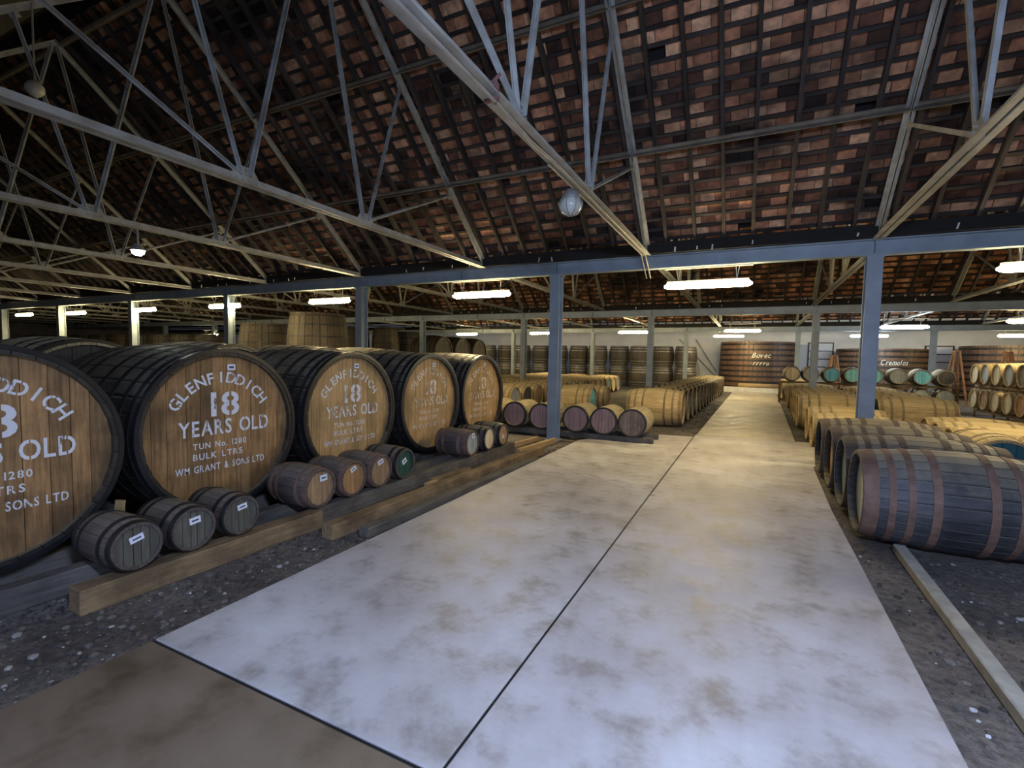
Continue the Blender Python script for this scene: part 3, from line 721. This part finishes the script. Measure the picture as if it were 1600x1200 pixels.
timber((1.20, 1.2), (1.24, 5.25), .09, .075, M['kerb'], 'pale concrete edging strip before the nearest black butt', -.055, 'edging_strip', 'kerb', 'edging strips')
# small casks --------------------------------------------------------
SH = lambda L: [(-.02, .035), (-.10, .025), (-.32*L/.5, .0)]
def small(y, R, L, mh, ms, hm, hoops, lab, sticker, grp, xh=-3.63):
    t = cask('small_cask', L, R, R*.87, 18, 5, M[ms], M[mh], M[hm], hoops, True, 6, .018, .018)
    t.location = (xh, y, .108); tag(t, lab, 'barrel', grp)
    if sticker:
        dy, dz, w, h, tilt = sticker; mb = MB(); mb.box((-.018+.006, dy, R+dz), (.003, w, h), Matrix.Rotation(tilt, 3, 'X')); p = mb.build('paper_label', M['white'], t)
        mb = MB(); mb.box((-.018+.0085, dy, R+dz), (.002, w*.6, h*.22), Matrix.Rotation(tilt, 3, 'X')); mb.build('print', M['ink'], p)
    return t
G1, G2, G3 = 'three dark olive-headed small casks', 'four small casks before the middle tuns', 'three small casks before the far tuns'
h4 = [(-.025, .04), (-.12, .03), (-.38, .03), (-.475, .04)]
small(1.73, .178, .50, 'h_olive', 'cask_dark', 'hoop_dark', h4, 'small cask nearest the camera, tilted white label on olive head', (.0, .05, .085, .045, .25), G1)
small(2.10, .178, .50, 'h_olive', 'cask_dark', 'hoop_dark', h4, 'second small cask from the left, olive head with white label', (.01, .06, .08, .05, .1), G1)
small(2.47, .175, .50, 'h_olive', 'cask_dark', 'hoop_dark', h4, 'third small cask from the left, under the second tun', (.01, .065, .08, .045, .15), G1)
small(3.27, .205, .54, 'h_tan', 'cask_dark', 'hoop_rust', h4, 'tan-headed small cask with brown hoops, first of the middle four', (.04, .09, .085, .06, .05), G2)
small(3.70, .20, .54, 'h_orange', 'cask_dark', 'hoop_rust', h4, 'orange-tan headed small cask, second of the middle four', (.0, .10, .08, .045, .45), G2)
small(4.11, .198, .54, 'h_tan', 'cask_dark', 'hoop_rust', h4, 'pale tan headed small cask just left of the green one', (-.0, .10, .085, .05, .35), G2)
small(4.53, .20, .54, 'h_green', 'cask_dark', 'hoop_dark', h4, 'small cask with a dark green painted head', (-.01, .03, .08, .06, .5), G2)
small(6.08, .205, .56, 'h_grey', 'cask_dark', 'hoop_rust', [(-.03, .06), (-.14, .05), (-.40, .05), (-.52, .06)], 'small cask with wide rust hoops and grey head', (.03, .11, .07, .075, 0), G3)
small(6.60, .20, .54, 'h_cream', 'cask_dark', 'hoop_dark', h4, 'yellowish-headed small cask between the striped one and the last', None, G3)
small(7.08, .20, .54, 'h_tan', 'cask_dark', 'hoop_dark', h4, 'last small cask, round white sticker low on its head', (.0, -.03, .07, .06, 0), G3)
# row of hogsheads behind the column --------------------------------
hh = [(-.02, .04), (-.12, .03), (-.27, .03), (-.58, .03), (-.73, .03), (-.83, .04)]
hx = [(-5.08, 'h_pink', 'pink-headed hogshead at the left end, mostly behind the last tun'), (-4.49, 'h_pink', 'pinkish-brown headed hogshead right beside the farthest tun'), (-3.87, 'h_pink', 'pink-headed hogshead just left of the path-side column'),
      (-3.12, 'h_pink', 'pink-headed hogshead just right of the path-side column'), (-2.545, 'h_pink', 'pink-headed hogshead, second from the right of its row'), (-1.985, 'h_brown', 'brown weathered head hogshead at the right end of the row by the path')]
for i, (x, mh, lab) in enumerate(hx):
    t = cask('hogshead', .85, .275, .26, 22, 7, M['hog'], M[mh], M['hoop_dark'], [], True, 7, .022, .02, chime=M['hoop_dark'])
    for q, w in ((-.10, .03), (-.24, .03), (-.61, .03), (-.75, .03)): ring_hoop(q, w, .85, .277, .26, .277, n=28).build('hoop', M['hog'], t)
    t.location = (x, 9.22, .10); t.rotation_euler = (0, 0, -PI/2); tag(t, lab, 'barrel', 'row of hogsheads facing the camera')
timber((-2.7, 9.38), (-2.68, 9.40), .1, .1, M['timber'], 'tiny chock')if False else None
for yy, w in ((9.34, 'front'), (9.92, 'back')):
    mb = MB(); mb.box((0, 0, .05), (3.9, .12, .105)); o = mb.build('timber_rail', M['timber_grey']); o.location = (-3.55, yy, -.003); tag(o, 'dark timber rail under the %s of the hogshead row' % w, 'timber', 'timbers under the tuns and casks')

# right-hand butts -----------------------------------------------------
BL, BR, BH = 1.36, .445, .385
bhoops = [(-.06, .11), (-.205, .05), (-.335, .05), (-.50, .06), (-.86, .06), (-1.03, .05), (-1.155, .05), (-1.30, .11)]
for i, (y, mh, lab) in enumerate(((5.52, 'h_grey', 'nearest black butt at right with broad rusty hoops'), (6.44, 'h_bluegrey', 'second black butt on the right with a blue-grey head'), (7.35, 'h_tan', 'third black butt on the right with a tan head'), (8.26, 'h_dark', 'fourth black butt on the right, just before the big column'))):
    t = cask('black_butt', BL, BR, BH, 28, 7, M['butt_black'], M[mh], M['hoop_dusty' if i else 'hoop_rust'], bhoops, True, 10, .03, .07)
    t.location = (0.93+.02*random.random(), y, -.055); t.rotation_euler = (0, 0, PI); tag(t, lab, 'barrel', 'black butts lying right of the path')
# library of butts for rows ---------------------------------------------
PR = {}
def row_cask(kind, head, R=.40, L=1.25, body='tan'):
    key = (kind, head, R, L, body)
    if key not in PR:
        hp = [(-.05*L/1.25, .07), (-.2*L/1.25, .045), (-.38*L/1.25, .045), (-L+.38*L/1.25, .045), (-L+.2*L/1.25, .045), (-L+.05*L/1.25, .07)]
        hm = {'tan': 'brown_tan', 'brown_tan': 'hoop_dark', 'hog': 'hoop_dark', 'butt_black': 'hoop_rust'}.get(body, 'hoop_dark')
        PR[key] = [cask(kind, L, R, R*.87, 22, 6, M[body], M[head], M[hm], hp, False, 6, .03, .04), False]
    src, used = PR[key]
    if not used: PR[key][1] = True; return src
    return copy_tree(src)
def clash(x0, x1, y0, y1):
    return any(x0-.16 < cx < x1+.16 and y0-.14 < cy < y1+.14 for cx, cy in COLS)
def put(kind, head, x, y, z, rz, lab, grp, **k):
    t = row_cask(kind, head, **k); t.location = (x, y, z); t.rotation_euler = (0, 0, rz); tag(t, lab, 'barrel', grp); return t
# right of the path beyond the column
ZG = -.055
heads = ['h_tan', 'h_tan', 'h_bluegrey', 'h_dark', 'h_bluegrey', 'h_tan']
put('butt', 'h_tan', 1.10, 11.75, ZG, PI, 'smaller tan butt by the dirt pit just beyond the big column', 'tan butts right of the path', R=.39, L=1.3)
put('butt', 'h_tan', 1.10, 10.85, ZG, PI, 'tan butt half hidden behind the big column', 'tan butts right of the path', R=.36, L=1.2)
for i in range(15):
    y = 13.9+.93*i+(0 if i < 8 else 2.0); x = 1.08+.02*i
    if i > 11: break
    if clash(x, x+1.42, y-.46, y+.46): continue
    put('butt', heads[i % 6], x, y, ZG, PI, 'tan butt in the row edging the path at right, %s beyond the column' % ORD[i], 'tan butts right of the path', R=.46, L=1.42)
    if i < 7: put('butt', heads[(i+2) % 6], x+1.6, y+.03, ZG, PI, 'tan butt in the outer right-hand row, %s beyond the column' % ORD[i], 'tan butts right of the path', R=.46, L=1.42)
put('butt', 'h_teal', 2.86, 7.95, ZG, -PI/2, 'tan cask with a dark teal painted head behind the black butts', 'casks at the right edge', R=.40, L=1.1)
put('butt', 'h_tan', 2.60, 6.35, ZG, PI, 'tan cask lying crosswise at the right edge before the teal head', 'casks at the right edge', R=.375, L=1.25)
put('butt', 'h_tan', 3.75, 8.3, ZG, -PI/2, 'tan cask at the right edge next to the teal-headed one', 'casks at the right edge', R=.39, L=1.1)
for i, (x, y) in enumerate(((2.85, 9.85), (2.9, 10.65), (4.4, 9.95), (4.5, 10.75), (2.95, 11.45), (4.5, 11.55))):
    put('butt', 'h_tan', x, y, ZG, PI, 'dusty tan cask between big column and right edge, %s of its block' % ORD[i], 'casks at the right edge', R=.36, L=1.35)
# rack with coloured heads facing the camera
rk = ['h_cream', 'h_grey', 'h_blue', 'h_aqua', 'h_aqua', 'h_grey', 'h_blue', 'h_dark']
kn = ['cream', 'pale grey', 'sky blue', 'turquoise', 'turquoise', 'grey', 'bright blue', 'dark slate']
xsr = [1.46, 2.08, 2.75, 3.40, 4.06, 4.75, 5.43, 6.07]
for i, x in enumerate(xsr):
    put('hogshead', rk[i], x, 21.5, .86, -PI/2, '%s headed cask, upper tier before the far vats, %s from the left' % (kn[i], ORD[i]), 'coloured heads on the far rack', R=.303, L=.85, body='hog')
    put('hogshead', 'h_grey', x, 21.5, .17, -PI/2, 'grey headed cask on the lower tier before the far vats, %s from the left' % ORD[i], 'coloured heads on the far rack', R=.303, L=.85, body='hog')
def rack(x0, x1, y0, y1, axis, zs, lab, posts):
    t = thing('cask_rack', ((x0+x1)/2, (y0+y1)/2, ZG), 0, lab, 'rack'); cx, cy = (x0+x1)/2, (y0+y1)/2
    for z in zs:
        for s in (0, 1):
            mb = MB()
            if axis == 'X': yy = (y0, y1)[s]; mb.box((0, yy-cy, z-ZG), (x1-x0, .09, .07))
            else: xx = (x0, x1)[s]; mb.box((xx-cx, 0, z-ZG), (.09, y1-y0, .07))
            mb.build('rail', M['timber'], t)
    for p_ in posts:
        f = (p_-x0)/(x1-x0) if axis == 'X' else (p_-y0)/(y1-y0)
        for s in (0, 1):
            mb = MB()
            if axis == 'X': mb.box((x0+(x1-x0)*f-cx, (y0, y1)[s]-cy, (zs[-1]-ZG)/2), (.07, .05, zs[-1]-ZG))
            else: mb.box(((x0, x1)[s]-cx, y0+(y1-y0)*f-cy, (zs[-1]-ZG)/2), (.05, .055, zs[-1]-ZG))
            mb.build('post', M['timber'], t)
    return t
rack(1.08, 6.45, 21.72, 22.12, 'X', (.13, .822), 'timber rack under the coloured-headed casks before the far vats', [1.08, 6.45])
ry = [15.0, 15.78, 16.56, 17.34, 18.10, 18.86, 19.62, 20.38]
rh = ['h_tan', 'h_orange', 'h_tan', 'h_brown', 'h_grey', 'h_cream', 'h_grey', 'h_cream']; rn = ['tan', 'orange-tan', 'tan', 'brown', 'grey-green', 'cream', 'grey', 'cream']
rl_ = ['h_tan', 'h_cream', 'h_cream', 'h_orange', 'h_cream', 'h_cream', 'h_tan', 'h_cream']; rln = ['tan', 'cream', 'cream', 'orange-tan', 'cream', 'cream', 'tan', 'cream']
for i, y in enumerate(ry):
    put('hogshead', rh[i], 6.42, y, 1.0, PI, '%s headed cask, upper tier of the right rack, %s from the camera' % (rn[i], ORD[i]), 'casks on the right rack', R=.35, L=.9, body='tan')
    put('hogshead', rl_[i], 6.42, y-.02, .22, PI, '%s headed cask, lower tier of the right rack, %s from the camera' % (rln[i], ORD[i]), 'casks on the right rack', R=.35, L=.9, body='tan')
rack(6.62, 7.10, 14.6, 20.75, 'Y', (.185, .965), 'two-tier timber rack along the right side holding tan-headed casks', [14.61, 15.39, 16.95, 18.48, 20.77])
# left of the path: butts heads towards the path
lh = ['h_tan', 'h_bluegrey', 'h_bluegrey', 'h_cream', 'h_dark', 'h_bluegrey', 'h_grey']
for i in range(16):
    y = 12.5+.95*i; x = -1.44+.018*(y-12.5)
    if clash(x-1.32, x, y-.45, y+.45): continue
    nm = ('big golden tan butt at the front of the row left of the path' if i == 0 else 'brown butt with its head to the path, %s in the row left of the path' % ORD[i])
    put('butt', 'h_tan' if i == 0 else lh[i % 7], x, y, ZG, 0, nm, 'butts left of the path', R=.47 if i == 0 else .455, L=1.32, body='tan' if i == 0 else 'brown_tan')
put('butt', 'h_aqua', -4.15, 13.9, ZG, 0, 'tan butt with a pale teal head behind the hogshead row', 'tan butts in the left field', R=.42, L=1.35)
put('butt', 'h_tan', -3.95, 14.8, ZG, 0, 'tan butt just behind the pale teal headed one', 'tan butts in the left field', R=.42, L=1.35)
for c, (xh, y0, n, dx, hs) in enumerate(((-6.05, 12.5, 15, .0, ['h_grey', 'h_dark', 'h_tan', 'h_tan', 'h_dark', 'h_bluegrey', 'h_cream']), (-7.6, 12.3, 15, 0, ['h_tan', 'h_dark']), (-9.3, 14.5, 13, 0, ['h_dark', 'h_tan']), (-12.5, 15.5, 3, 0, ['h_dark', 'h_tan']))):
    for i in range(n):
        if clash(xh-1.3, xh, y0+.86*i-.42, y0+.86*i+.42): continue
        put('butt', hs[i % len(hs)], xh, y0+.86*i, ZG, 0, 'tan butt in the left field, %s along the %s row from the path' % (ORD[i], ORD[c+1]), 'tan butts in the left field', R=.42, L=1.3)

# ------------------------------------------------------------------ upright vats
VP = {}
def vat(kind, R, Hh, bulge, ms, hoopm, nh, mh='h_dark', taper=0.0, lid=True):
    key = (kind, R, Hh, bulge, ms, hoopm, nh)
    if key in VP: return copy_tree(VP[key])
    t = thing(kind, (0, 0, 0)); ns = max(24, int(R*26)); seg = 7; rnd = random.Random(5)
    def rp(z): u = (z-Hh/2)/(Hh/2); return R*(1-taper*z/Hh)-bulge*u*u
    mb = MB(); da = 2*PI/ns
    for i in range(ns):
        vs = []; a0 = da*i; a1 = a0+da; e = da*.08
        for k in range(seg+1):
            z = Hh*k/seg; r = rp(z)
            for a, dr in ((a0+e*.3, -.01), (a0+e*2, 0), (a1-e*2, 0), (a1-e*.3, -.01)): vs.append(((r+dr)*math.cos(a), (r+dr)*math.sin(a), z))
            for a in (a1-e*.3, a0+e*.3): vs.append(((r-.05)*math.cos(a), (r-.05)*math.sin(a), z))
        fs = [(k*6+q, k*6+(q+1) % 6, (k+1)*6+(q+1) % 6, (k+1)*6+q) for k in range(seg) for q in range(6)]+[tuple(range(5, -1, -1)), tuple(range(seg*6, seg*6+6))]
        mb.add(vs, fs, rnd.random())
    mb.build('staves', M[ms], t)
    zs = [Hh*(j+.5)/nh for j in range(nh)] if nh > 6 else [Hh*f for f in (.03, .13, .26, .74, .87, .97)]
    for z in zs:
        w = .11 if nh > 6 else .05; n = 40; mb = MB(); pr = [(rp(z-w/2)+.008, z-w/2), (rp(z+w/2)+.008, z+w/2), (rp(z+w/2)-.005, z+w/2), (rp(z-w/2)-.005, z-w/2)]
        mb.lathe(pr, n, 'Z', close=True); mb.build('hoop', M[hoopm], t)
    mb = MB(); rr = rp(Hh)-.04; mb.lathe([(.001, Hh-.06), (rr, Hh-.06), (rr, Hh-.09), (.001, Hh-.09)], 28); mb.build('lid', M[mh], t)
    VP[key] = t; return t
def putv(t, x, y, z, lab, grp, cat='vat'): t.location = (x, y, z); t.rotation_euler = (0, 0, random.uniform(0, 6)); return tag(t, lab, cat, grp)
g = 'upright vats behind the tuns'
for (u, y, R, Hh, m, lab) in ((415, 12.2, .93, 2.72, 'vat', 'tall tan-brown vat with orange stains behind the second tun'), (497, 11.8, 1.0, 2.98, 'vat', 'tallest brown bulging vat behind the third tun'),
                              (556, 21.3, .80, 3.2, 'vat_dark', 'dark vat half hidden by the column above the third tun'), (602, 22.3, .80, 3.15, 'vat', 'brown bulging vat between the two columns above the fourth tun'),
                              (641, 24.6, .93, 3.1, 'vat_dark', 'dark vat left of the double-pipe column above the fourth tun')):
    putv(vat('upright_vat', R, Hh, R*.13, m, 'hoop_dark', 6), nat(u, y), y, ZG, lab, g)
x0v = nat(335, 15.6)
for i in range(10):
    x = x0v-2.12*i
    putv(vat('upright_vat', 1.0, 2.5, .13, 'vat' if i in (4, 7, 8) else 'vat_dark', 'hoop_dark', 6), x, 15.6, ZG, 'far upright vat seen over the left tuns, %s from the right' % ORD[i], g)
# lying tuns on a stand beyond, heads towards the path
stand_y = (19.3, 21.0, 22.7)
for i, y in enumerate(stand_y):
    t = cask('large_tun', 1.5, .82, .72, 30, 9, M['vat'], M['h_olive'], M['hoop_dark'], [(-.1, .05), (-.3, .05), (-.55, .05), (-.95, .05), (-1.2, .05), (-1.4, .05)], False, 7, .05, .05)
    t.location = (-13.2, y, .95); tag(t, 'brown tun lying on a high stand right of the double-pipe column, %s from the left' % ORD[i], 'barrel', 'tuns on the high stand')
t = thing('timber_stand', (-13.95, 21, ZG), 0, 'rough timber stand carrying three brown tuns beyond the front tuns', 'stand')
for s in (-.45, .45):
    mb = MB(); mb.box((s, 0, .94), (.16, 5.2, .16)); mb.build('rail', M['timber_grey'], t)
    for q in (-2.4, 0, 2.4): mb = MB(); mb.box((s, q, .43), (.14, .14, .86)); mb.build('post', M['timber_grey'], t)
# stacked upright puncheons at the back
g2 = 'stacked upright puncheons before the end wall'
for i in range(15):
    y = 29.2+(.3 if i % 2 else 0); x = -3.35-1.3*i
    for tier in range(2):
        putv(vat('puncheon', .62, 1.22, .09, 'vat' if (i*3+tier) % 4 == 0 else 'vat_dark', 'hoop_grey', 6), x, y, ZG+1.235*tier, 'dark upright puncheon, %s tier before the end wall, %s from the right' % (('lower', 'upper')[tier], ORD[i]), g2, 'barrel')
# big wall vats with lettering
g3 = 'big wooden vats against the end wall'
for (x, y, R, z0, Hh, lab, l1, l2) in ((.35, 30.85, 2.02, .12, 2.62, 'huge dark-hooped vat at the end of the path with cream script', 'Bovec', 'rrrru'), (6.05, 30.85, 2.02, .0, 2.42, 'huge vat behind the blue-headed casks with cream script', 'Cremolos', 'our'), (11.0, 30.85, 1.9, .0, 2.6, 'huge vat at the right behind the rack of tan casks', None, None)):
    t = vat('wall_vat', R, Hh, .0, 'vat_red', 'hoop_dark', 9, 'h_brown', .03)
    t.location = (x, y, z0-.055); tag(t, lab, 'vat', g3)
    if l1:
        mb = MB()
        text_line(mb, l1, 0, 0, .26, .95 if len(l1) < 7 else 1.1, 0, .35, .03); text_line(mb, l2, 0, -.42, .22, .8 if len(l2) > 3 else .45, 0, .35, .05)
        off = 0.15; nv = []
        for (xx, yy, zz) in mb.v:
            a = -PI/2+(yy+off)/R; rr = R*(1-.015)+.02; nv.append((rr*math.cos(a), rr*math.sin(a), Hh*.72+zz))
        mb.v = nv; mb.build('lettering', M['cream_paint'], t)
mb = MB(); mb.box((0, 0, .14), (3.0, .5, .28)); o = mb.build('kerb_block', M['kerb_far']); o.location = (-.1, 28.55, -.055); tag(o, 'pale concrete kerb across the far end of the path', 'kerb')
mb = MB(); mb.cyl((-.95, 0, .12), (.95, 0, .12), .11, 14); mb.cyl((-1.0, .0, .12), (-.95, 0, .12), .09, 14); o = mb.build('log', M['plank'], None, True); o.location = (.45, 28.5, .215); tag(o, 'rounded tan timber log lying on the far kerb', 'log')
# orange trestle ladders between the far vats
def trestle(x, y, h, lab):
    t = thing('trestle', (x, y, ZG), .2, lab, 'trestle', 'orange wooden trestles by the far rack')
    for s in (-1, 1):
        for q in (-1, 1): mb = MB(); mb.bar((s*.32, q*.3, 0), (s*.08, q*.05, h), .07, .05); mb.build('leg', M['orange_wood'], t)
    for k in range(4):
        f = .2+.2*k; mb = MB(); w = .32-.24*f; mb.bar((-w, -.3+.25*f, h*f), (w, -.3+.25*f, h*f), .06, .03); mb.build('rung', M['orange_wood'], t)
    mb = MB(); mb.box((0, 0, h), (.24, .16, .05)); mb.build('top', M['orange_wood'], t)
trestle(7.6, 26.0, 2.25, 'orange wooden trestle ladder beside the last dark-headed rack cask')
trestle(8.9, 25.2, 2.2, 'orange wooden trestle ladder behind the right rack')
trestle(3.4, 26.2, 2.0, 'orange-brown trestle ladder behind the sky blue headed cask')
